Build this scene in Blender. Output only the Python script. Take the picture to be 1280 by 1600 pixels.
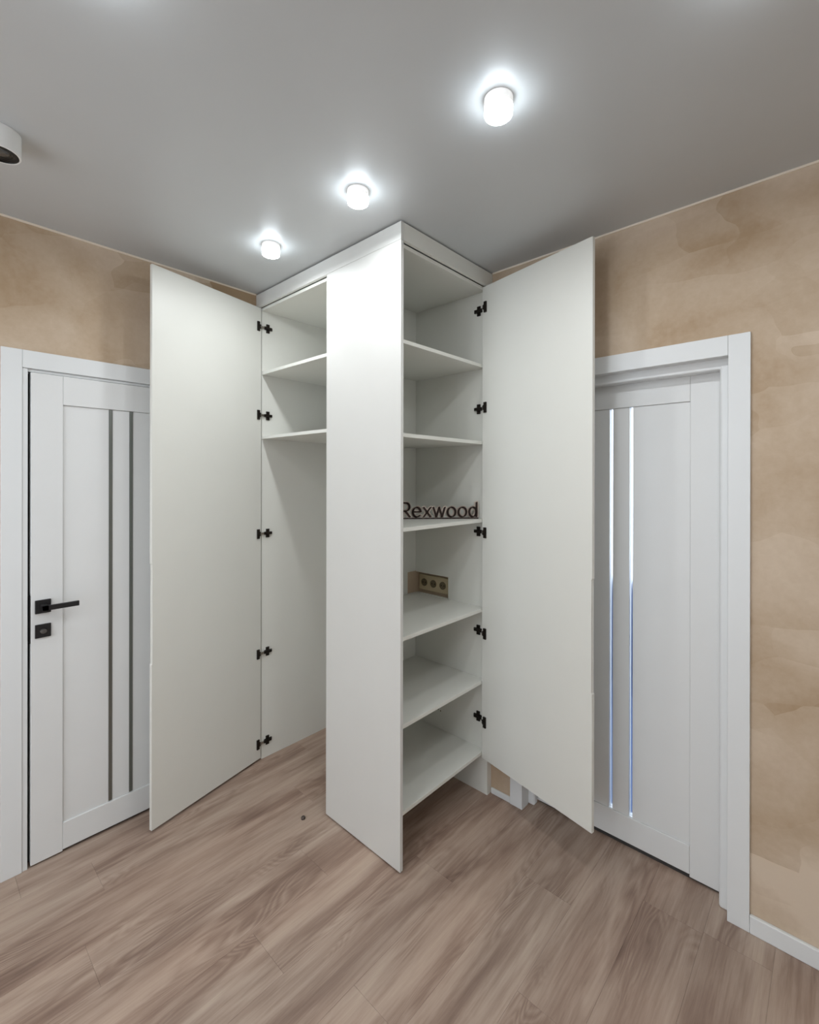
import bpy, bmesh, math, random
from mathutils import Vector, Matrix

# ------------------------------------------------------------------ scene, camera, world, exposure
for o in list(bpy.data.objects):
    bpy.data.objects.remove(o, do_unlink=True)
scene = bpy.context.scene
col = scene.collection
RND = random.Random(7)

cam_data = bpy.data.cameras.new('camera')
cam = bpy.data.objects.new('camera', cam_data)
col.objects.link(cam)
cam_data.sensor_fit = 'HORIZONTAL'
cam_data.sensor_width = 36.0
cam_data.lens = 727.08 * 36.0 / 1280.0
cam_data.shift_x = (640 - 639.47) / 1280.0
cam_data.shift_y = -(800 - 747.2) / 1280.0
cam_data.clip_start = 0.02
right = Vector((0.73487496, 0.67820068, 0.00162293))
up = Vector((-1.70845e-03, -5.41768e-04, 0.9999984))
fwd = Vector((-0.67820047, 0.73487655, -0.00076054))
rot = Matrix((right, up, -fwd)).transposed().to_4x4()
cam.matrix_world = Matrix.Translation((2.39719, -1.99605, 1.57431)) @ rot
scene.camera = cam

world = bpy.data.worlds.new('world')
scene.world = world
world.use_nodes = True
world.node_tree.nodes['Background'].inputs[0].default_value = (0.86, 0.92, 1.0, 1)
world.node_tree.nodes['Background'].inputs[1].default_value = 2.5

vs = scene.view_settings
vs.view_transform = 'Standard'
vs.look = 'None'
vs.gamma = 1.0
vs.use_curve_mapping = False
vs.exposure = 0.25

LAMP_WATTS = 2.7        # light given off downwards by each lit ceiling lamp

# ------------------------------------------------------------------ materials
def srgb(r, g, b):
    f = lambda c: (c / 255 / 12.92) if c / 255 <= 0.04045 else ((c / 255 + 0.055) / 1.055) ** 2.4
    return (f(r), f(g), f(b), 1.0)

def mat(name, color, rough=0.5, metal=0.0, spec=0.5, bump=0.0, bscale=300.0):
    m = bpy.data.materials.new(name)
    m.use_nodes = True
    nt = m.node_tree
    b = nt.nodes['Principled BSDF']
    b.inputs['Roughness'].default_value = rough
    b.inputs['Metallic'].default_value = metal
    b.inputs['Specular IOR Level'].default_value = spec
    tc = nt.nodes.new('ShaderNodeTexCoord')
    nz = nt.nodes.new('ShaderNodeTexNoise')
    nz.inputs['Scale'].default_value = 6.0
    nz.inputs['Detail'].default_value = 3.0
    nt.links.new(tc.outputs['Object'], nz.inputs['Vector'])
    mx = nt.nodes.new('ShaderNodeMix')
    mx.data_type = 'RGBA'
    mx.inputs[6].default_value = color
    mx.inputs[7].default_value = (color[0] * 0.96, color[1] * 0.96, color[2] * 0.96, 1)
    nt.links.new(nz.outputs['Fac'], mx.inputs[0])
    nt.links.new(mx.outputs[2], b.inputs['Base Color'])
    if bump > 0:
        n2 = nt.nodes.new('ShaderNodeTexNoise')
        n2.inputs['Scale'].default_value = bscale
        nt.links.new(tc.outputs['Object'], n2.inputs['Vector'])
        bp = nt.nodes.new('ShaderNodeBump')
        bp.inputs['Strength'].default_value = bump
        bp.inputs['Distance'].default_value = 0.001
        nt.links.new(n2.outputs['Fac'], bp.inputs['Height'])
        nt.links.new(bp.outputs['Normal'], b.inputs['Normal'])
    return m

def emit_mat(name, color, strength):
    m = bpy.data.materials.new(name)
    m.use_nodes = True
    b = m.node_tree.nodes['Principled BSDF']
    b.inputs['Base Color'].default_value = (0.9, 0.9, 0.9, 1)
    b.inputs['Emission Color'].default_value = color
    b.inputs['Emission Strength'].default_value = strength
    return m

def plaster_mat():
    m = bpy.data.materials.new('decorative_plaster')
    m.use_nodes = True
    nt = m.node_tree
    N = nt.nodes.new
    L = nt.links.new
    b = nt.nodes['Principled BSDF']
    b.inputs['Roughness'].default_value = 0.62
    b.inputs['Specular IOR Level'].default_value = 0.35
    tc = N('ShaderNodeTexCoord')
    def cells(scale, warp, seed, rotz):
        mp = N('ShaderNodeMapping')
        mp.inputs['Location'].default_value = (seed, seed * 1.7, seed * 0.6)
        mp.inputs['Rotation'].default_value = (rotz, 0.45, rotz * 0.7)
        mp.inputs['Scale'].default_value = (0.75, 0.75, 1.35)
        L(tc.outputs['Object'], mp.inputs['Vector'])
        nz = N('ShaderNodeTexNoise')
        nz.inputs['Scale'].default_value = 3.2
        nz.inputs['Detail'].default_value = 2.0
        L(mp.outputs['Vector'], nz.inputs['Vector'])
        sub = N('ShaderNodeVectorMath'); sub.operation = 'SUBTRACT'
        L(nz.outputs['Color'], sub.inputs[0]); sub.inputs[1].default_value = (0.5, 0.5, 0.5)
        sc = N('ShaderNodeVectorMath'); sc.operation = 'SCALE'
        L(sub.outputs[0], sc.inputs[0]); sc.inputs['Scale'].default_value = warp
        ad = N('ShaderNodeVectorMath'); ad.operation = 'ADD'
        L(mp.outputs['Vector'], ad.inputs[0]); L(sc.outputs[0], ad.inputs[1])
        vo = N('ShaderNodeTexVoronoi')
        vo.feature = 'F1'
        vo.inputs['Scale'].default_value = scale
        L(ad.outputs[0], vo.inputs['Vector'])
        # gradient inside each trowel patch: sharp at one edge, fading to the other
        sp = N('ShaderNodeSeparateColor')
        L(vo.outputs['Color'], sp.inputs[0])
        df = N('ShaderNodeVectorMath'); df.operation = 'SUBTRACT'
        L(ad.outputs[0], df.inputs[0]); L(vo.outputs['Position'], df.inputs[1])
        dt = N('ShaderNodeVectorMath'); dt.operation = 'DOT_PRODUCT'
        L(df.outputs[0], dt.inputs[0]); dt.inputs[1].default_value = (0.10 * scale, 0.10 * scale, 0.26 * scale)
        ml = N('ShaderNodeMath'); ml.operation = 'MULTIPLY_ADD'
        L(sp.outputs[0], ml.inputs[0]); ml.inputs[1].default_value = 0.40
        L(dt.outputs['Value'], ml.inputs[2])
        # the trowel edge fades out in places
        mk = N('ShaderNodeTexNoise'); mk.inputs['Scale'].default_value = 2.6; mk.inputs['Detail'].default_value = 1.0
        L(mp.outputs['Vector'], mk.inputs['Vector'])
        mg = N('ShaderNodeMapRange'); mg.inputs['From Min'].default_value = 0.42; mg.inputs['From Max'].default_value = 0.66
        L(mk.outputs['Fac'], mg.inputs['Value'])
        cen = N('ShaderNodeMath'); cen.operation = 'SUBTRACT'; L(ml.outputs[0], cen.inputs[0]); cen.inputs[1].default_value = 0.2
        mm = N('ShaderNodeMath'); mm.operation = 'MULTIPLY_ADD'
        L(cen.outputs[0], mm.inputs[0]); L(mg.outputs[0], mm.inputs[1]); mm.inputs[2].default_value = 0.13
        return mm.outputs[0]
    a = cells(2.0, 0.30, 3.1, 0.5)
    c = cells(3.6, 0.22, 8.4, -0.4)
    mix = N('ShaderNodeMath'); mix.operation = 'MULTIPLY_ADD'
    L(c, mix.inputs[0]); mix.inputs[1].default_value = 0.45
    L(a, mix.inputs[2])
    big = N('ShaderNodeTexNoise'); big.inputs['Scale'].default_value = 2.1; big.inputs['Detail'].default_value = 5; big.inputs['Distortion'].default_value = 0.7
    L(tc.outputs['Object'], big.inputs['Vector'])
    m2 = N('ShaderNodeMath'); m2.operation = 'MULTIPLY_ADD'
    L(big.outputs['Fac'], m2.inputs[0]); m2.inputs[1].default_value = 1.35
    L(mix.outputs[0], m2.inputs[2])
    fine = N('ShaderNodeTexNoise'); fine.inputs['Scale'].default_value = 55; fine.inputs['Detail'].default_value = 4
    L(tc.outputs['Object'], fine.inputs['Vector'])
    m3 = N('ShaderNodeMath'); m3.operation = 'MULTIPLY_ADD'
    L(fine.outputs['Fac'], m3.inputs[0]); m3.inputs[1].default_value = 0.22
    L(m2.outputs[0], m3.inputs[2])
    rp = N('ShaderNodeValToRGB')
    rp.color_ramp.elements[0].position = 0.45
    rp.color_ramp.elements[0].color = srgb(172, 146, 116)
    rp.color_ramp.elements[1].position = 1.45
    rp.color_ramp.elements[1].color = srgb(215, 197, 176)
    mr = N('ShaderNodeMapRange')
    mr.inputs['From Min'].default_value = 0.58
    mr.inputs['From Max'].default_value = 1.40
    L(m3.outputs[0], mr.inputs['Value'])
    rp.color_ramp.elements[0].position = 0.1
    rp.color_ramp.elements[1].position = 0.9
    L(mr.outputs[0], rp.inputs[0])
    L(rp.outputs[0], b.inputs['Base Color'])
    bp = N('ShaderNodeBump'); bp.inputs['Strength'].default_value = 0.15; bp.inputs['Distance'].default_value = 0.002
    L(fine.outputs['Fac'], bp.inputs['Height'])
    L(bp.outputs['Normal'], b.inputs['Normal'])
    return m

def wood_mat():
    m = bpy.data.materials.new('grey_oak_laminate')
    m.use_nodes = True
    nt = m.node_tree
    N = nt.nodes.new
    L = nt.links.new
    b = nt.nodes['Principled BSDF']
    b.inputs['Roughness'].default_value = 0.5
    b.inputs['Specular IOR Level'].default_value = 0.35
    tc = N('ShaderNodeTexCoord')
    oi = N('ShaderNodeObjectInfo')
    off = N('ShaderNodeVectorMath'); off.operation = 'SCALE'
    off.inputs[0].default_value = (31.0, 57.0, 13.0)
    L(oi.outputs['Random'], off.inputs['Scale'])
    co = N('ShaderNodeVectorMath'); co.operation = 'ADD'
    L(tc.outputs['Object'], co.inputs[0]); L(off.outputs[0], co.inputs[1])
    def noise(sx, sy, scale, detail=4, rough=0.55, dist=0.0, src=None):
        mp = N('ShaderNodeMapping'); mp.inputs['Scale'].default_value = (sx, sy, 1)
        L(src or co.outputs[0], mp.inputs['Vector'])
        n = N('ShaderNodeTexNoise')
        n.inputs['Scale'].default_value = scale; n.inputs['Detail'].default_value = detail
        n.inputs['Roughness'].default_value = rough; n.inputs['Distortion'].default_value = dist
        L(mp.outputs[0], n.inputs['Vector'])
        return n.outputs['Fac']
    geo = N('ShaderNodeNewGeometry')
    broad = noise(1.0, 0.16, 9.0, 3, 0.5, 0.6, geo.outputs['Position'])       # broad light and dark streaks
    med = noise(1.0, 0.07, 34.0, 5, 0.65, 0.3)
    fine = noise(1.0, 0.035, 120.0, 5, 0.75)          # pores
    # cathedral figure: iso-lines of a smooth stretched noise
    fig = noise(1.0, 0.17, 7.5, 2.0, 0.4, 0.5)
    fm = N('ShaderNodeMath'); fm.operation = 'MULTIPLY'; L(fig, fm.inputs[0]); fm.inputs[1].default_value = 24.0
    fr = N('ShaderNodeMath'); fr.operation = 'PINGPONG'; L(fm.outputs[0], fr.inputs[0]); fr.inputs[1].default_value = 0.5
    msk = noise(1.0, 0.3, 5.0, 2, 0.5)
    mr = N('ShaderNodeMapRange'); mr.inputs['From Min'].default_value = 0.47; mr.inputs['From Max'].default_value = 0.62
    L(msk, mr.inputs['Value'])
    figm = N('ShaderNodeMath'); figm.operation = 'MULTIPLY'; L(fr.outputs[0], figm.inputs[0]); L(mr.outputs[0], figm.inputs[1])
    def madd(a, k, c):
        n = N('ShaderNodeMath'); n.operation = 'MULTIPLY_ADD'
        L(a, n.inputs[0]); n.inputs[1].default_value = k
        if isinstance(c, float): n.inputs[2].default_value = c
        else: L(c, n.inputs[2])
        return n.outputs[0]
    v = madd(broad, 1.15, -0.28)
    v = madd(med, 0.62, v)
    v = madd(fine, 0.46, v)
    v = madd(figm.outputs[0], -0.42, v)
    v = madd(oi.outputs['Random'], 0.05, v)
    mr2 = N('ShaderNodeMapRange'); mr2.inputs['From Min'].default_value = 0.36; mr2.inputs['From Max'].default_value = 1.22
    L(v, mr2.inputs['Value'])
    rp = N('ShaderNodeValToRGB')
    e = rp.color_ramp.elements
    e[0].position = 0.0; e[0].color = srgb(112, 90, 80)
    e[1].position = 1.0; e[1].color = srgb(190, 171, 156)
    k = e.new(0.40); k.color = srgb(146, 124, 111)
    k = e.new(0.65); k.color = srgb(170, 149, 135)
    L(mr2.outputs[0], rp.inputs[0])
    # a warm / grey drift between zones of the print
    hue = noise(1.0, 0.3, 3.0, 2, 0.5, 0.0, geo.outputs['Position'])
    hm = N('ShaderNodeMix'); hm.data_type = 'RGBA'; hm.blend_type = 'MULTIPLY'
    tint = N('ShaderNodeValToRGB')
    tint.color_ramp.elements[0].position = 0.35; tint.color_ramp.elements[0].color = (0.97, 0.99, 0.98, 1)
    tint.color_ramp.elements[1].position = 0.65; tint.color_ramp.elements[1].color = (1.0, 0.965, 0.93, 1)
    L(hue, tint.inputs[0])
    hm.inputs[0].default_value = 1.0
    L(rp.outputs[0], hm.inputs[6]); L(tint.outputs[0], hm.inputs[7])
    L(hm.outputs[2], b.inputs['Base Color'])
    bp = N('ShaderNodeBump'); bp.inputs['Strength'].default_value = 0.12; bp.inputs['Distance'].default_value = 0.001
    L(fine, bp.inputs['Height']); L(bp.outputs['Normal'], b.inputs['Normal'])
    return m

M = {
    'laminate': mat('white_laminate', srgb(229, 229, 222), 0.42, bump=0.03, bscale=220),
    'laminate_gloss': mat('white_satin_laminate', srgb(218, 218, 214), 0.30, bump=0.02, bscale=120),
    'door_paint': mat('white_door_film', srgb(228, 229, 228), 0.45, bump=0.04, bscale=160),
    'casing': mat('white_casing_film', srgb(230, 232, 232), 0.42),
    'plaster': plaster_mat(),
    'wood': wood_mat(),
    'subfloor': mat('dark_subfloor', srgb(88, 72, 64), 0.8),
    'ceiling': mat('satin_stretch_ceiling', srgb(200, 203, 204), 0.40, spec=0.5),
    'ceiling_insert': mat('beige_ceiling_insert', srgb(238, 226, 208), 0.5),
    'lamp_glow': emit_mat('glowing_lamp_housing', (1.0, 0.99, 0.96, 1), 0.35),
    'lamp_white': mat('white_lamp_housing', srgb(238, 238, 236), 0.35),
    'lamp_dark': mat('dark_reflector', srgb(34, 34, 34), 0.3, metal=0.5),
    'lens_grey': mat('grey_spot_lens', srgb(95, 95, 95), 0.25, metal=0.6),
    'diffuser': emit_mat('lit_diffuser', (0.94, 0.975, 1.0, 1), 12.0),
    'diffuser_side': emit_mat('lit_diffuser_rim', (0.84, 0.93, 1.0, 1), 20.0),
    'white_paint': mat('white_wall_paint', srgb(225, 224, 220), 0.7),
    'black_metal': mat('black_metal', srgb(38, 37, 38), 0.42, metal=0.3),
    'hinge_black': mat('black_hinge_steel', srgb(40, 34, 30), 0.38, metal=0.6),
    'hinge_steel': mat('bright_hinge_steel', srgb(165, 160, 152), 0.3, metal=0.9),
    'grey_strip': mat('grey_glass_tone', srgb(132, 136, 132), 0.30, metal=0.85),
    'blue_strip': mat('blue_film_moulding', srgb(150, 182, 232), 0.16, metal=0.9),
    'outlet': mat('cream_outlet', srgb(200, 184, 150), 0.4),
    'outlet_dark': mat('outlet_well', srgb(110, 98, 74), 0.5),
    'pin': mat('outlet_pin_hole', srgb(30, 26, 20), 0.5),
    'ply_face': mat('pale_plywood', srgb(214, 198, 186), 0.5),
    'ply_edge': mat('burnt_plywood_edge', srgb(48, 30, 24), 0.7),
    'gap_shade': mat('dark_gap_shade', srgb(60, 58, 56), 0.7),  # dark tone for shaded gaps round the doors
    'strip_tint': mat('blue_strip_tint', srgb(56, 80, 122), 0.6),
    'cap': mat('dark_cap', srgb(70, 60, 54), 0.4),
    'hole': mat('drill_hole', srgb(96, 84, 56), 0.8),
}

def pane_mat():
    m = bpy.data.materials.new('fill_window_pane')
    m.use_nodes = True
    nt = m.node_tree
    nt.nodes.remove(nt.nodes['Principled BSDF'])
    tr = nt.nodes.new('ShaderNodeBsdfTransparent')
    gl = nt.nodes.new('ShaderNodeBsdfGlossy'); gl.inputs['Roughness'].default_value = 0.02
    mx = nt.nodes.new('ShaderNodeMixShader'); mx.inputs[0].default_value = 0.06
    nt.links.new(tr.outputs[0], mx.inputs[1]); nt.links.new(gl.outputs[0], mx.inputs[2])
    nt.links.new(mx.outputs[0], nt.nodes['Material Output'].inputs['Surface'])
    return m
M['pane'] = pane_mat()
def glass_mat():
    m = bpy.data.materials.new('frosted_glass')
    m.use_nodes = True
    b = m.node_tree.nodes['Principled BSDF']
    b.inputs['Base Color'].default_value = (0.86, 0.92, 1.0, 1)
    b.inputs['Transmission Weight'].default_value = 1.0
    b.inputs['Roughness'].default_value = 0.28
    b.inputs['IOR'].default_value = 1.2
    return m
M['glass'] = glass_mat()

# ------------------------------------------------------------------ helpers
def prop(o, label=None, cat=None, group=None, kind=None):
    if label: o['label'] = label
    if cat: o['category'] = cat
    if group: o['group'] = group
    if kind: o['kind'] = kind
    return o

def wloc(o):
    v = Vector((0, 0, 0))
    while o is not None:
        v = v + Vector(o.location)
        o = o.parent
    return v

def empty(name, loc, parent=None):
    o = bpy.data.objects.new(name, None)
    o.empty_display_size = 0.05
    col.objects.link(o)
    if parent: o.parent = parent
    o.location = Vector(loc) - (wloc(parent) if parent else Vector((0, 0, 0)))
    return o

def link_mesh(name, bm, m, parent=None, origin=None, smooth=False):
    """bm is in world coordinates; the object's origin is put at `origin` (default: base centre of its box)."""
    bmesh.ops.recalc_face_normals(bm, faces=bm.faces)
    if origin is None:
        xs = [v.co for v in bm.verts]
        lo = Vector((min(v.x for v in xs), min(v.y for v in xs), min(v.z for v in xs)))
        hi = Vector((max(v.x for v in xs), max(v.y for v in xs), max(v.z for v in xs)))
        origin = Vector(((lo.x + hi.x) / 2, (lo.y + hi.y) / 2, lo.z))
    origin = Vector(origin)
    bmesh.ops.translate(bm, verts=bm.verts, vec=-origin)
    me = bpy.data.meshes.new(name)
    bm.to_mesh(me)
    bm.free()
    if smooth:
        for p in me.polygons: p.use_smooth = True
    for mm in (m if isinstance(m, (list, tuple)) else [m]):
        me.materials.append(mm)
    o = bpy.data.objects.new(name, me)
    col.objects.link(o)
    if parent: o.parent = parent
    o.location = origin - (wloc(parent) if parent else Vector((0, 0, 0)))
    return o

def bm_box(bm, lo, hi, bevel=0.0, seg=1):
    r = bmesh.ops.create_cube(bm, size=1.0)
    vs_ = r['verts']
    for v in vs_:
        v.co = Vector(((lo[i] + hi[i]) / 2 + v.co[i] * (hi[i] - lo[i]) for i in range(3)))
    if bevel > 0:
        es = list({e for v in vs_ for e in v.link_edges})
        bmesh.ops.bevel(bm, geom=es, offset=bevel, segments=seg, affect='EDGES', profile=0.5)
    return vs_

def box(name, lo, hi, m, parent=None, bevel=0.0008, seg=1):
    bm = bmesh.new()
    bm_box(bm, lo, hi, bevel, seg)
    return link_mesh(name, bm, m, parent)

def boxes(name, lst, m, parent=None, bevel=0.0):
    bm = bmesh.new()
    for lo, hi in lst:
        bm_box(bm, lo, hi, bevel)
    return link_mesh(name, bm, m, parent)

def bm_lathe(bm, prof, c, n=48, axis='z', mats=None):
    """profile of (radius, height) pairs revolved about a vertical axis at c; mats = index per profile segment"""
    rings = []
    for r, h in prof:
        if r < 1e-6:
            rings.append([bm.verts.new((c[0], c[1], c[2] + h))])
        else:
            rings.append([bm.verts.new((c[0] + r * math.cos(2 * math.pi * k / n), c[1] + r * math.sin(2 * math.pi * k / n), c[2] + h)) for k in range(n)])
    for i in range(len(rings) - 1):
        a, b = rings[i], rings[i + 1]
        for k in range(n):
            k2 = (k + 1) % n
            if len(a) == 1 and len(b) == 1: continue
            if len(a) == 1: f = bm.faces.new((a[0], b[k], b[k2]))
            elif len(b) == 1: f = bm.faces.new((a[k], b[0], a[k2]))
            else: f = bm.faces.new((a[k], b[k], b[k2], a[k2]))
            if mats: f.material_index = mats[i]

def bm_prism(bm, pts, frame, depth):
    """polygon pts (u, v) extruded by depth along w; frame = (origin, u, v, w)"""
    o, u, v, w = [Vector(q) for q in frame]
    a = [bm.verts.new(o + u * p[0] + v * p[1]) for p in pts]
    b = [bm.verts.new(o + u * p[0] + v * p[1] + w * depth) for p in pts]
    bm.faces.new(a)
    bm.faces.new(list(reversed(b)))
    n = len(pts)
    for i in range(n):
        bm.faces.new((a[i], a[(i + 1) % n], b[(i + 1) % n], b[i]))

# ------------------------------------------------------------------ dimensions (metres)
H = 2.6
A, B = 1.122, 0.664          # width of the wardrobe corner along the right wall / depth from that wall
XP = 0.6425                  # left edge of the fixed panel
CF = 0.020                   # carcass fronts sit behind the fascia
XMAX, YMIN = 3.6, -3.6
FZ0 = 2.522                  # underside of the fascia

# ------------------------------------------------------------------ room shell
# right wall (y = 0), with the opening of door_2
RX0, RX1, RZ = 1.285, 2.120, 2.024
prop(boxes('wall_right', [((-0.2, 0, 0), (RX0, 0.2, H)), ((RX1, 0, 0), (XMAX, 0.2, H)), ((RX0, 0, RZ), (RX1, 0.2, H))], M['plaster']), kind='structure')
# left wall (x = 0), with the opening of door_1
LY0, LY1, LZ = -1.692, -0.835, 2.023
prop(boxes('wall_left', [((-0.2, YMIN, 0), (0, LY0, H)), ((-0.2, LY1, 0), (0, 0, H)), ((-0.2, LY0, LZ), (0, LY1, H))], M['plaster']), kind='structure')
WX0, WX1, WZ0, WZ1 = 0.30, 2.40, 0.30, 2.40
prop(boxes('wall_back', [((-0.2, YMIN - 0.15, 0), (WX0, YMIN, H)), ((WX1, YMIN - 0.15, 0), (XMAX + 0.15, YMIN, H)),
                         ((WX0, YMIN - 0.15, 0), (WX1, YMIN, WZ0)), ((WX0, YMIN - 0.15, WZ1), (WX1, YMIN, H))], M['white_paint']), kind='structure')
prop(box('wall_far_right', (XMAX, YMIN, 0), (XMAX + 0.15, 0.2, H), M['white_paint'], bevel=0), kind='structure')
win = prop(empty('fill_window', ((WX0 + WX1) / 2, YMIN - 0.1, WZ0)), 'added unseen window behind the viewer, for fill daylight', kind='structure')  # added out of view, lets the sky in as fill light
boxes('fill_window_frame', [((WX0, YMIN - 0.11, WZ0), (WX0 + 0.05, YMIN - 0.05, WZ1)), ((WX1 - 0.05, YMIN - 0.11, WZ0), (WX1, YMIN - 0.05, WZ1)),
                       ((WX0 + 0.05, YMIN - 0.11, WZ0), (WX1 - 0.05, YMIN - 0.05, WZ0 + 0.05)), ((WX0 + 0.05, YMIN - 0.11, WZ1 - 0.05), (WX1 - 0.05, YMIN - 0.05, WZ1))], M['casing'], win)
box('pane', (WX0 + 0.05, YMIN - 0.085, WZ0 + 0.05), (WX1 - 0.05, YMIN - 0.079, WZ1 - 0.05), M['pane'], win, bevel=0)
prop(box('ceiling', (-0.2, YMIN - 0.15, H), (XMAX + 0.15, 0.2, H + 0.1), M['ceiling'], bevel=0), kind='structure')
prop(box('sky_block_left', (-0.30, YMIN, -0.06), (-0.205, 0.2, H), M['white_paint'], bevel=0), kind='structure')  # added unseen box, keeps the sky from shining in behind door_1
# daylit room inferred beyond door_2: floor and wall added, blue to tint the strips
prop(box('tint_wall_beyond', (0.2, 1.7, -0.06), (2.6, 1.8, 0.80), M['strip_tint'], bevel=0), kind='structure')
prop(box('tint_floor_beyond', (0.2, 0.2, -0.06), (2.6, 1.7, 0.0), M['strip_tint'], bevel=0), kind='structure')
# thin insert strip between the stretch ceiling and the walls
prop(box('trim_1', (0.0, YMIN, H - 0.008), (0.004, -B - 0.001, H - 0.0005), M['ceiling_insert'], bevel=0), kind='structure')
prop(box('trim_2', (A + 0.001, -0.004, H - 0.008), (XMAX, 0.0, H - 0.0005), M['ceiling_insert'], bevel=0), kind='structure')

# floor: a dark base with laminate planks running along y, each a piece of its own
floor = prop(box('floor', (-0.2, YMIN - 0.15, -0.06), (XMAX + 0.15, 0.2, -0.0095), M['subfloor'], bevel=0), kind='structure')
PW, PL, GAP = 0.190, 1.285, 0.0004
plank_cache = {}
def plank(x0, x1, y0, y1):
    key = (round(x1 - x0, 4), round(y1 - y0, 4))
    if key not in plank_cache:
        bm = bmesh.new()
        bm_box(bm, (-key[0] / 2, -key[1] / 2, -0.0095), (key[0] / 2, key[1] / 2, 0.0))
        top = [e for e in bm.edges if all(abs(v.co.z) < 1e-6 for v in e.verts)]
        bmesh.ops.bevel(bm, geom=top, offset=0.0003, segments=1, affect='EDGES')
        me = bpy.data.meshes.new('plank')
        bm.to_mesh(me); bm.free()
        me.materials.append(M['wood'])
        plank_cache[key] = me
    o = bpy.data.objects.new('plank', plank_cache[key])
    col.objects.link(o)
    o.parent = floor
    o.location = Vector(((x0 + x1) / 2, (y0 + y1) / 2, 0.0)) - Vector(floor.location)
k0 = -10
k = k0
while True:
    x0 = 1.865 + PW * k
    x1 = x0 + PW
    if x0 > XMAX: break
    y_joint = {0: -0.127, -1: -0.72, -2: -0.33, -3: -1.05, -4: -0.55, -5: -1.18, -6: -0.86, -7: -0.30, -8: -0.65}.get(k, -RND.uniform(0, PL))
    xa, xb = max(x0, -0.19), min(x1, XMAX)
    y = y_joint + PL * 3
    while y > YMIN and xb - xa > 0.02:
        ya, yb = max(y - PL, YMIN), min(y, 0.19)
        if yb - ya > 0.03:
            plank(xa + GAP / 2, xb - GAP / 2, ya + GAP / 2, yb - GAP / 2)
        y -= PL
    k += 1

# skirting on the right wall
bs = bmesh.new()
bm_box(bs, (2.1735, -0.014, 0.0), (XMAX, 0.0, 0.062), 0.003, 2)
prop(link_mesh('baseboard_right', bs, M['casing']), kind='structure')
bs = bmesh.new()
bm_box(bs, (A + 0.001, -0.010, 0.0), (1.2315, 0.0, 0.028), 0.003, 2)
prop(link_mesh('baseboard_corner', bs, M['casing']), kind='structure')

# plastered pier in the corner behind the shelf cabinet, seen through the socket cut-out
prop(box('wall_pier', (0.52, -0.118, 0.0), (0.633, -0.0005, 2.49), M['plaster'], bevel=0), kind='structure')

# ------------------------------------------------------------------ door_2 (right wall)
d2 = prop(empty('door_2', (1.70, 0.09, 0.0)), 'white panel door with two blue strips in recessed frame on right wall', kind='structure')
cs = M['casing']
for (xa, xb, ret) in ((1.232, 1.297, (1.285, 1.297)), (2.108, 2.173, (2.108, 2.120))):
    bm = bmesh.new()
    bm_box(bm, (xa, -0.012, 0.0), (xb, 0.0, 2.083), 0.0015, 2)
    bm_box(bm, (ret[0], 0.0, 0.0), (ret[1], 0.05 if xa < 2 else 0.03, 2.012))
    link_mesh('casing', bm, cs, d2)
bm = bmesh.new()
bm_box(bm, (1.2975, -0.012, 2.012), (2.1075, 0.0, 2.083), 0.0015, 2)
bm_box(bm, (1.2975, 0.0, 2.012), (2.1075, 0.034, 2.0235))
link_mesh('casing', bm, cs, d2)
for xa, xb, ya in ((1.2855, 1.328, 0.050), (2.076, 2.1195, 0.030)):
    box('jamb', (xa, ya, 0.0), (xb, 0.0885, 1.990), cs, d2, 0.010, 4)
box('jamb', (1.2855, 0.034, 1.974), (2.1195, 0.0885, 2.0235), cs, d2, 0.008, 4)
LY = 0.090      # front plane of the leaf
dp = M['door_paint']
box('stile', (1.316, LY, 0.012), (1.412, LY + 0.04, 1.985), dp, d2, 0.0012)
box('stile', (1.9705, LY, 0.012), (2.086, LY + 0.04, 1.985), dp, d2, 0.0012)
box('rail', (1.4125, LY, 1.876), (1.970, LY + 0.04, 1.985), dp, d2, 0.0012)
box('rail', (1.4125, LY, 0.022), (1.970, LY + 0.04, 0.133), dp, d2, 0.0012)
sx = [(1.6615, 1.6745), (1.7435, 1.7565)]
px_ = [1.4125, sx[0][0], sx[0][1], sx[1][0], sx[1][1], 1.970]
for i in (0, 2, 4):
    box('panel', (px_[i] + 0.0005, LY + 0.006, 0.1335), (px_[i + 1] - 0.0005, LY + 0.034, 1.8755), dp, d2, 0.0008)
for a_, b_ in sx:
    o = box('glass_strip', (a_, LY + 0.008, 0.137), (b_, LY + 0.012, 1.8750), M['glass'], d2, 0.0)
    o['label'] = 'frosted glass strip with blue daylight behind it'

box('door_gap_shade', (1.329, LY + 0.012, 0.0), (2.075, LY + 0.030, 0.0118), M['gap_shade'], d2, 0.0)  # dark strip standing for the shaded gap under the leaf

# ------------------------------------------------------------------ door_1 (left wall)
d1 = prop(empty('door_1', (0.0, -1.26, 0.0)), 'white panel door with two grey strips and black lever handle on left wall', kind='structure')
for (ya, yb, r0, r1) in ((-1.745, -1.680, -1.692, -1.680), (-0.847, -0.782, -0.847, -0.835)):
    bm = bmesh.new()
    bm_box(bm, (0.0, ya, 0.0), (0.012, yb, 2.083), 0.0015, 2)
    bm_box(bm, (-0.03, r0, 0.0), (0.0, r1, 2.012))
    link_mesh('casing', bm, cs, d1)
bm = bmesh.new()
bm_box(bm, (0.0, -1.6795, 2.012), (0.012, -0.8475, 2.083), 0.0015, 2)
bm_box(bm, (-0.03, -1.6795, 2.012), (0.0, -0.8475, 2.0225))
link_mesh('casing', bm, cs, d1)
box('jamb', (-0.06, -1.6795, 0.0), (0.008, -1.6625, 2.011), cs, d1, 0.001)
box('jamb', (-0.06, -0.8645, 0.0), (-0.001, -0.8475, 2.011), cs, d1, 0.001)
box('jamb', (-0.06, -1.662, 2.0), (-0.001, -0.865, 2.0115), cs, d1, 0.001)
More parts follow.
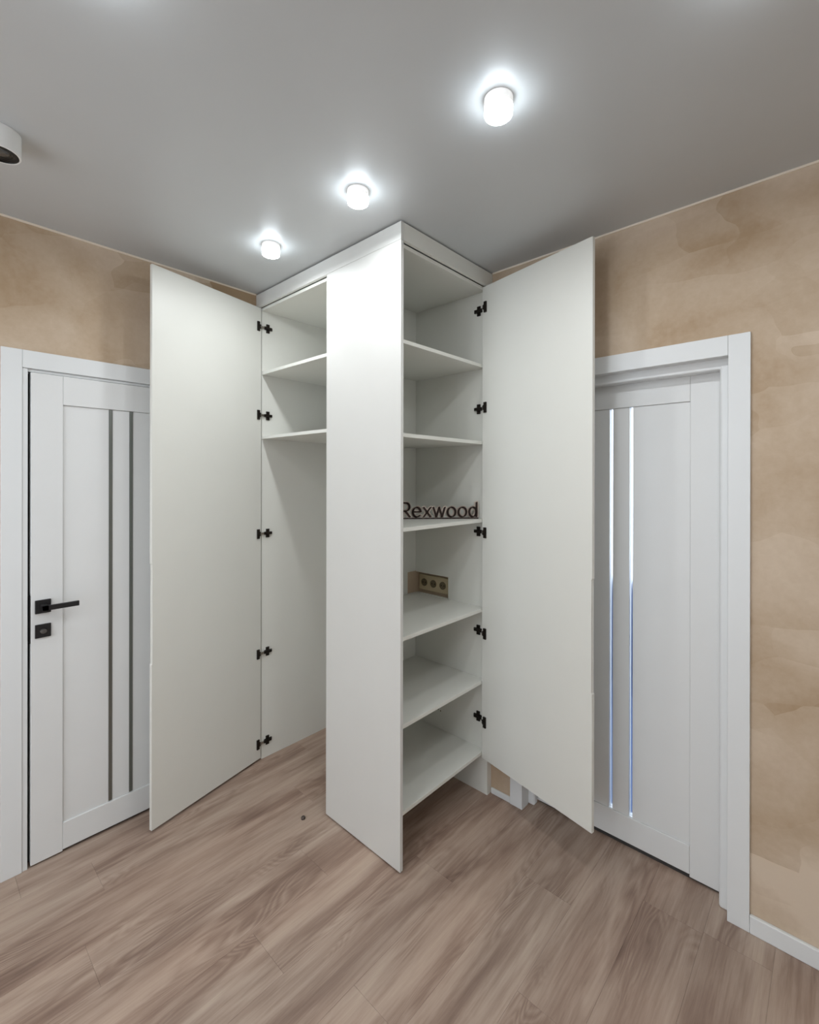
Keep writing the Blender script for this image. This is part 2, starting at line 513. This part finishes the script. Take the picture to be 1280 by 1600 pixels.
for lo_, hi_ in (((-0.075, -1.6795, 0.0), (-0.0605, -1.635, 2.011)), ((-0.075, -0.890, 0.0), (-0.0605, -0.8475, 2.011)), ((-0.075, -1.6345, 1.975), (-0.0605, -0.8905, 2.011))):
    box('light_stop', lo_, hi_, M['gap_shade'], d1, 0.0)  # added unseen strips, stop sky light leaking round the leaf
box('door_gap_shade', (-0.025, -1.652, 0.0), (-0.008, -0.869, 0.0078), M['gap_shade'], d1, 0.0)  # dark fill in place of shade below the leaf
LX = 0.010      # front plane of the leaf
ya, yb = -1.6530, -0.868
box('stile', (LX - 0.04, ya, 0.008), (LX, ya + 0.106, 1.997), dp, d1, 0.0012)
box('stile', (LX - 0.04, yb - 0.110, 0.008), (LX, yb, 1.997), dp, d1, 0.0012)
ia, ib = ya + 0.1065, yb - 0.1105
box('rail', (LX - 0.04, ia, 1.877), (LX, ib, 1.997), dp, d1, 0.0012)
box('rail', (LX - 0.04, ia, 0.014), (LX, ib, 0.126), dp, d1, 0.0012)
sy = [(-1.3785, -1.3655), (-1.2965, -1.2835)]
py_ = [ia, sy[0][0], sy[0][1], sy[1][0], sy[1][1], ib]
for i in (0, 2, 4):
    box('panel', (LX - 0.034, py_[i] + 0.0005, 0.1265), (LX - 0.007, py_[i + 1] - 0.0005, 1.8765), dp, d1, 0.0008)
for a_, b_ in sy:
    o = box('inlay_strip', (LX - 0.03, a_, 0.130), (LX - 0.0045, b_, 1.8760), M['grey_strip'], d1, 0.001, 2)  # grey stands for glass against the dark room behind
    o['label'] = 'grey inlay strip toned for glass with a dark room behind'
bk = M['black_metal']
rs = box('handle_rosette', (LX, -1.640, 1.021), (LX + 0.008, -1.588, 1.075), bk, d1, 0.0012)
rs['label'] = 'square black handle rosette'
bm = bmesh.new()
bm_box(bm, (LX + 0.008, -1.624, 1.038), (LX + 0.050, -1.602, 1.058), 0.001)
bm_box(bm, (LX + 0.040, -1.624, 1.038), (LX + 0.050, -1.500, 1.058), 0.001)
lv = link_mesh('lever', bm, bk, rs)
lk = box('lock_plate', (LX, -1.640, 0.922), (LX + 0.008, -1.588, 0.976), bk, d1, 0.0012)
lk['label'] = 'square black lock plate'
bm = bmesh.new()
bm_lathe(bm, [(0.0, 0.0), (0.011, 0.0), (0.011, 0.012), (0.008, 0.015), (0.0, 0.015)], (0, 0, 0), 24)
for v in bm.verts:
    v.co = Vector((LX + 0.008 + v.co.z, -1.614 + v.co.x * 1.0, 0.949 + v.co.y * 0.8))
link_mesh('thumb_turn', bm, mat('dark_grey_metal', srgb(92, 88, 84), 0.4, metal=0.4), lk)
box('latch_plate', (LX - 0.032, -1.6575, 0.905), (LX - 0.001, -1.6531, 1.095), bk, d1, 0.0)

# ------------------------------------------------------------------ wardrobe (hanging unit against the left wall)
lam = M['laminate']
YF = -B + CF                  # carcass front of the wardrobe
ward = prop(empty('wardrobe', (0.33, -0.33, 0.0)),
            'tall white hanging wardrobe, floor visible inside, two high shelves, door swung open before left-hand door', 'wardrobe')
box('side_panel', (0.012, YF, 0.0), (0.028, -0.006, FZ0 - 0.001), lam, ward, 0.0006)
box('filler_strip', (0.0005, YF + 0.001, 0.0), (0.0118, -0.60, FZ0 - 0.001), lam, ward, 0.0)
box('back_panel', (0.0285, -0.010, 0.0), (0.519, -0.006, FZ0 - 0.02), lam, ward, 0.0)
box('top_panel', (0.0285, YF, FZ0 - 0.017), (0.636, -0.011, FZ0 - 0.001), lam, ward, 0.0006)
for zt in (2.164, 1.806):
    bm = bmesh.new()
    bm_prism(bm, [(0.0285, YF), (0.636, YF), (0.636, -0.120), (0.519, -0.120), (0.519, -0.011), (0.0285, -0.011)],
             ((0, 0, zt - 0.016), (1, 0, 0), (0, 1, 0), (0, 0, 1)), 0.016)
    link_mesh('shelf', bm, lam, ward)

def cabinet_door(parent, hinge, outer, side, z0, z1, zn0, zn1):
    """inner face runs hinge -> outer; thickness lies on `side` (+1 left of that direction, -1 right of it)"""
    h = Vector((hinge[0], hinge[1], 0)); d = Vector((outer[0], outer[1], 0)) - h
    w = d.length; d.normalize()
    n = Vector((-d.y, d.x, 0)) * side
    t = 0.016
    pts = [(0, z0), (w, z0), (w, zn0), (w - 0.004, zn0 + 0.004), (w - 0.004, zn1 - 0.004), (w, zn1), (w, z1), (0, z1)]
    bm = bmesh.new()
    bm_prism(bm, pts, ((h.x, h.y, 0), d, (0, 0, 1), n), t)
    bmesh.ops.bevel(bm, geom=[e for e in bm.edges], offset=0.0008, segments=1, affect='EDGES')
    o = link_mesh('door', bm, lam, parent, origin=(h.x, h.y, z0))
    return o, h, d, n

def hinge(parent, h, d, n, z, side_pt, side_dir, side_n):
    """cup plate on the door, bright arm, cross-shaped plate on the side panel (side_pt = front edge of its inner face)"""
    hg = empty('hinge', (h.x, h.y, z - 0.026), parent)
    u = Vector((0, 0, 1))
    inn = -n                                  # out of the inner face of the door
    # cup plate: T shaped, flanges up and down
    bm = bmesh.new()
    c = h + d * 0.020 + u * z
    bm_prism(bm, [(-0.006, -0.026), (0.010, -0.026), (0.010, 0.026), (-0.006, 0.026), (-0.006, 0.014), (-0.014, 0.008), (-0.014, -0.008), (-0.006, -0.014)],
             (c - n * 0.0 , d, u, inn), 0.007)
    link_mesh('cup_plate', bm, M['hinge_black'], hg)
    # mounting cross on the side panel
    sp = Vector((side_pt[0], side_pt[1], 0)); sd = Vector((side_dir[0], side_dir[1], 0)); sn = Vector((side_n[0], side_n[1], 0))
    bm = bmesh.new()
    c2 = sp + sd * 0.036 + u * z
    bm_prism(bm, [(-0.010, -0.024), (0.009, -0.024), (0.009, -0.008), (0.026, -0.007), (0.026, 0.007), (0.009, 0.008), (0.009, 0.024), (-0.010, 0.024), (-0.010, 0.009), (-0.020, 0.008), (-0.020, -0.008), (-0.010, -0.009)],
             (c2, sd, u, sn), 0.006)
    bm_prism(bm, [(-0.026, -0.007), (0.020, -0.0065), (0.020, 0.0065), (-0.026, 0.007)], (c2 + sn * 0.006, sd, u, sn), 0.008)
    link_mesh('mounting_plate', bm, M['hinge_black'], hg)
    # bright arm between the two
    p0 = c2 - sd * 0.024 + sn * 0.008
    p1 = h + d * 0.010 + u * z + inn * 0.006
    ax = (p1 - p0); ln = ax.length; ax.normalize()
    sidev = u.cross(ax)
    bm = bmesh.new()
    bm_prism(bm, [(0, -0.0055), (ln, -0.0055), (ln, 0.0055), (0, 0.0055)], (p0 - sidev * 0.002, ax, u, sidev), 0.004)
    link_mesh('arm', bm, M['hinge_steel'], hg)

dl, h, d, n = cabinet_door(ward, (0.032, -0.650), (0.170, -1.257), -1, 0.012, 2.518, 0.745, 1.192)
for z in (2.412, 1.922, 1.262, 0.596, 0.096):
    hinge(ward, h, d, n, z, (0.028, YF), (0, 1), (1, 0))

# ------------------------------------------------------------------ shelf cabinet (unit that opens towards the right)
XF = A - CF
cab = prop(empty('shelf_cabinet', (0.88, -0.33, 0.0)),
           'tall white corner cabinet with six shelves, fixed flat side panel and door swung open', 'cabinet')
box('fixed_panel', (XP, -B, 0.007), (A, -B + 0.016, FZ0 - 0.0006), M['laminate_gloss'], cab, 0.0008)
# right side panel with the cut-out for the sockets
SY0, SY1 = -0.036, -0.018
CZ0, CZ1, CX = 0.930, 1.046, 0.872
def ring_panel(name, x_lo, z_hi):
    bm = bmesh.new()
    bm_prism(bm, [(0.641, 0.0), (XF, 0.0), (XF, 2.504), (0.641, 2.504), (0.641, CZ1), (CX, CZ1), (CX, CZ0), (0.641, CZ0)],
             ((0, SY0, 0), (1, 0, 0), (0, 0, 1), (0, 1, 0)), SY1 - SY0)
    return link_mesh(name, bm, lam, cab)
ring_panel('side_panel', 0, 0)
box('filler_strip', (XF + 0.0, -0.036, 0.0), (A - 0.004, -0.0005, 0.175), lam, cab, 0.0)
box('filler_strip', (0.99, -0.0178, 0.176), (XF, -0.0005, 2.504), lam, cab, 0.0)
# thin back, notched at the corner where the sockets are
bm = bmesh.new()
NY = -0.104
bm_prism(bm, [(-B + 0.0165, 0.0), (SY0 - 0.0005, 0.0), (SY0 - 0.0005, CZ0), (NY, CZ0), (NY, CZ1 + 0.004), (SY0 - 0.0005, CZ1 + 0.004), (SY0 - 0.0005, 2.504), (-B + 0.0165, 2.504)],
         ((0.637, 0, 0), (0, 1, 0), (0, 0, 1), (1, 0, 0)), 0.004)
link_mesh('back_panel', bm, lam, cab)
box('top_panel', (0.641, -B + 0.0165, FZ0 - 0.017), (XF, -0.006, FZ0 - 0.001), lam, cab, 0.0006)
SH = (2.136, 1.756, 1.371, 0.928, 0.572, 0.221)
for zt in SH:
    box('shelf', (0.6415, -B + 0.0165, zt - 0.016), (XF, SY0 - 0.0005, zt), lam, cab, 0.0006)
dr, h, d, n = cabinet_door(cab, (1.1045, -0.0637), (1.695, -0.187), 1, 0.193, 2.514, 0.733, 1.183)
for z in (2.412, 1.920, 1.306, 0.811, 0.377):
    hinge(cab, h, d, n, z, (XF, SY0), (-1, 0), (0, -1))
# drilled holes low on the side panel
for hx, hz in ((0.775, 0.336), (0.790, 0.330), (0.806, 0.322), (0.822, 0.318)):
    bm = bmesh.new()
    bm_lathe(bm, [(0.0, 0.0), (0.0035, 0.0), (0.0035, 0.0008), (0.0, 0.0008)], (0, 0, 0), 12)
    for v in bm.verts: v.co = Vector((hx + v.co.x, SY0 - v.co.z, hz + v.co.y))
    link_mesh('drill_hole', bm, M['hole'], cab)

# ------------------------------------------------------------------ fascia below the ceiling, over both units
fas = prop(empty('cabinet_fascia', (0.56, -0.33, FZ0)), 'white fascia boards closing the gap between both cupboards and the ceiling', 'fascia')
box('fascia_board', (0.0005, -B, FZ0), (A, -B + 0.016, H - 0.0065), M['laminate_gloss'], fas, 0.0008)
box('fascia_board', (A - 0.016, -B + 0.0168, FZ0 + 0.0005), (A, -0.0005, H - 0.0065), lam, fas, 0.0008)

# ------------------------------------------------------------------ sockets on the wall behind the cut-out
so = prop(empty('power_outlet', (0.757, 0.0, 0.945)), 'cream triple power socket in a cut-out at the back of the white shelf cabinet', 'outlet')
box('frame', (0.6435, -0.010, 0.944), (0.870, -0.0003, 1.030), M['outlet'], so, 0.002, 2)
for cx in (0.682, 0.748, 0.814):
    bm = bmesh.new()
    bm_lathe(bm, [(0.0, -0.0012), (0.018, -0.0012), (0.018, 0.001), (0.021, 0.001), (0.021, -0.0015)], (0, 0, 0), 28)
    for v in bm.verts: v.co = Vector((cx + v.co.x, -0.0115 - v.co.z, 0.987 + v.co.y))
    w = link_mesh('socket', bm, M['outlet_dark'], so)
    for s in (-1, 1):
        bm = bmesh.new()
        bm_lathe(bm, [(0.0, 0.0), (0.0035, 0.0), (0.0035, 0.0006), (0.0, 0.0006)], (0, 0, 0), 10)
        for v in bm.verts: v.co = Vector((cx + s * 0.0095 + v.co.x, -0.0104 - v.co.z, 0.987 + v.co.y))
        link_mesh('pin_hole', bm, M['pin'], w)

# ------------------------------------------------------------------ wooden letters on a shelf
SZ = 1.371
T0 = Vector((0.812, -0.340, SZ)); T1 = Vector((1.075, -0.053, SZ))
td = (T1 - T0); tl = td.length; td.normalize()
tn = Vector((td.y, -td.x, 0))                      # faces the room
sg = prop(empty('letter_sign', (T0 + T1) / 2), 'row of dark cut-out wooden letters standing on a white cabinet shelf above the sockets', 'sign')
bm = bmesh.new()
bm_prism(bm, [(0, 0.0), (tl, 0.0), (tl, 0.005), (0, 0.005)], (T0 - tn * 0.016, td, (0, 0, 1), tn), 0.017)
link_mesh('base', bm, M['ply_edge'], sg)
XH, CAP = 0.048, 0.070
def arc(cx, cz, rx, rz, a0, a1, n=14):
    return [(cx + rx * math.cos(math.radians(a0 + (a1 - a0) * i / n)), cz + rz * math.sin(math.radians(a0 + (a1 - a0) * i / n))) for i in range(n + 1)]
# skeletons of the strokes, in units of (letter width, metres above the base)
def glyph(ch, w):
    h2 = XH / 2
    if ch == 'R': return [[(0.12 * w, 0), (0.12 * w, CAP)], [(0.12 * w, CAP)] + arc(0.50 * w, CAP - 0.020, 0.38 * w, 0.020, 90, -90) + [(0.12 * w, CAP - 0.040)], [(0.42 * w, CAP - 0.040), (0.95 * w, 0)]]
    if ch == 'e': return [[(0.10 * w, h2 + 0.002), (0.92 * w, h2 + 0.002)] + arc(0.5 * w, h2, 0.42 * w, h2, 8, 320, 26)]
    if ch == 'x': return [[(0.08 * w, XH), (0.92 * w, 0)], [(0.92 * w, XH), (0.08 * w, 0)]]
    if ch == 'w': return [[(0.04 * w, XH), (0.28 * w, 0), (0.50 * w, XH), (0.74 * w, 0), (0.96 * w, XH)]]
    if ch == 'o': return [arc(0.5 * w, h2, 0.42 * w, h2, 0, 360, 28)]
    if ch == 'd': return [arc(0.46 * w, h2, 0.38 * w, h2, 0, 360, 28), [(0.86 * w, 0), (0.86 * w, CAP + 0.002)]]
def nib_sweep(bm, strokes, frame, depth, nw, nang, pad):
    nx, nz = nw / 2 * math.cos(nang), nw / 2 * math.sin(nang)
    ox, oz = -math.sin(nang) * (0.0015 + pad), math.cos(nang) * (0.0015 + pad)
    k = (nw / 2 + pad) / (nw / 2)
    nib = [(-nx * k - ox, -nz * k - oz), (nx * k - ox, nz * k - oz), (nx * k + ox, nz * k + oz), (-nx * k + ox, -nz * k + oz)]
    def hull(p):
        p = sorted(set((round(a, 6), round(b, 6)) for a, b in p))
        def half(q):
            r = []
            for c in q:
                while len(r) > 1 and (r[-1][0] - r[-2][0]) * (c[1] - r[-2][1]) - (r[-1][1] - r[-2][1]) * (c[0] - r[-2][0]) <= 1e-12: r.pop()
                r.append(c)
            return r[:-1]
        return half(p) + half(p[::-1])
    for st in strokes:
        for (a0, b0), (a1, b1) in zip(st[:-1], st[1:]):
            bm_prism(bm, hull([(a0 + i, b0 + j) for i, j in nib] + [(a1 + i, b1 + j) for i, j in nib]), frame, depth)
units = [('R', 0.046), ('e', 0.046), ('x', 0.042), ('w', 0.062), ('o', 0.047), ('o', 0.047), ('d', 0.047)]
gp = (tl - sum(w for c, w in units) - 0.006) / 6
x = 0.003
zb = SZ + 0.0095
for ch, w in units:
    st = glyph(ch, w)
    o0 = T0 + td * x + Vector((0, 0, zb - SZ))
    bm = bmesh.new()
    nib_sweep(bm, st, (o0 - tn * 0.016, td, (0, 0, 1), tn), 0.014, 0.0100, math.radians(22), 0.0034)
    lb = link_mesh('letter', bm, M['ply_face'], sg)
    bm = bmesh.new()
    nib_sweep(bm, st, (o0 - tn * 0.0018, td, (0, 0, 1), tn), 0.003, 0.0100, math.radians(22), 0.0)
    link_mesh('letter_face', bm, M['ply_edge'], lb)
    x += w + gp

# ------------------------------------------------------------------ ceiling lamps
def ceiling_lamp(x, y, label):
    t = prop(empty('ceiling_lamp', (x, y, H)), label, 'lamp', 'glowing round ceiling lamps')
    bm = bmesh.new()
    bm_lathe(bm, [(0.0, 0.0), (0.0385, 0.0), (0.0385, -0.022), (0.036, -0.022), (0.0, -0.022)], (x, y, H - 0.0005), 48)
    link_mesh('housing', bm, M['lamp_glow'], t, origin=(x, y, H))
    bm = bmesh.new()
    bm_lathe(bm, [(0.0, -0.0225), (0.0375, -0.0225), (0.0375, -0.043), (0.0365, -0.0446), (0.0, -0.0454)], (x, y, H - 0.0005), 48)
    for f in bm.faces:
        f.material_index = 1 if f.calc_center_median().z > H - 0.0445 else 0
    link_mesh('diffuser', bm, [M['diffuser'], M['diffuser_side']], t, origin=(x, y, H))
    ld = bpy.data.lights.new('bulb', 'AREA')
    ld.shape = 'DISK'
    ld.size = 0.068
    ld.energy = LAMP_WATTS
    ld.color = (0.94, 0.975, 1.0)
    ld.spread = math.radians(178)
    lo = bpy.data.objects.new('bulb', ld)
    col.objects.link(lo)
    lo.parent = t
    lo.location = (0, 0, -0.0475)
    return t
ceiling_lamp(0.556, -0.902, 'glowing round white ceiling lamp before the hanging wardrobe, closest to the left wall')
ceiling_lamp(1.132, -0.898, 'glowing round white ceiling lamp before the fixed panel, middle one of three')
ceiling_lamp(1.719, -0.907, 'largest glowing round white ceiling lamp, before the open door of the shelf cabinet')
for x_, y_ in ((2.305, -0.900), (1.346, -1.758), (2.52, -1.80), (0.57, -2.70), (1.15, -2.70), (1.74, -2.70), (2.32, -2.70)):
    ceiling_lamp(x_, y_, 'unseen glowing round ceiling lamp overhead, of a set partly added as fill')  # leading pair inferred from ceiling glow; the rest added unseen as fill
# unlit spot at the left
sx_, sy_ = 0.565, -1.806
sp = prop(empty('ceiling_spotlight', (sx_, sy_, H)), 'unlit white cylindrical ceiling spotlight with black reflector', 'spotlight')
bm = bmesh.new()
bm_lathe(bm, [(0.0, 0.0), (0.050, 0.0), (0.050, -0.064), (0.0485, -0.066), (0.0455, -0.066), (0.0455, -0.060), (0.0, -0.060)], (sx_, sy_, H - 0.0005), 56)
link_mesh('housing', bm, M['lamp_white'], sp, origin=(sx_, sy_, H))
bm = bmesh.new()
prof = [(0.045, -0.0655)]
for i in range(5):
    prof += [(0.044 - i * 0.004, -0.064 + i * 0.0006), (0.042 - i * 0.004, -0.0625 + i * 0.0004)]
prof += [(0.022, -0.0605)]
bm_lathe(bm, prof, (sx_, sy_, H), 48)
link_mesh('reflector', bm, M['lamp_dark'], sp, origin=(sx_, sy_, H))
bm = bmesh.new()
bm_lathe(bm, [(0.022, -0.0606), (0.016, -0.063), (0.0, -0.064)], (sx_, sy_, H), 32)
link_mesh('lens', bm, M['lens_grey'], sp, origin=(sx_, sy_, H))

# ------------------------------------------------------------------ small dark cap on the floor
bm = bmesh.new()
bm_lathe(bm, [(0.0, 0.0), (0.010, 0.0), (0.010, 0.006), (0.007, 0.010), (0.0, 0.0115)], (0.583, -0.748, 0.0), 20)
prop(link_mesh('floor_cap', bm, M['cap'], smooth=False), 'tiny dark round cap on the floor before the hanging wardrobe', 'cap')
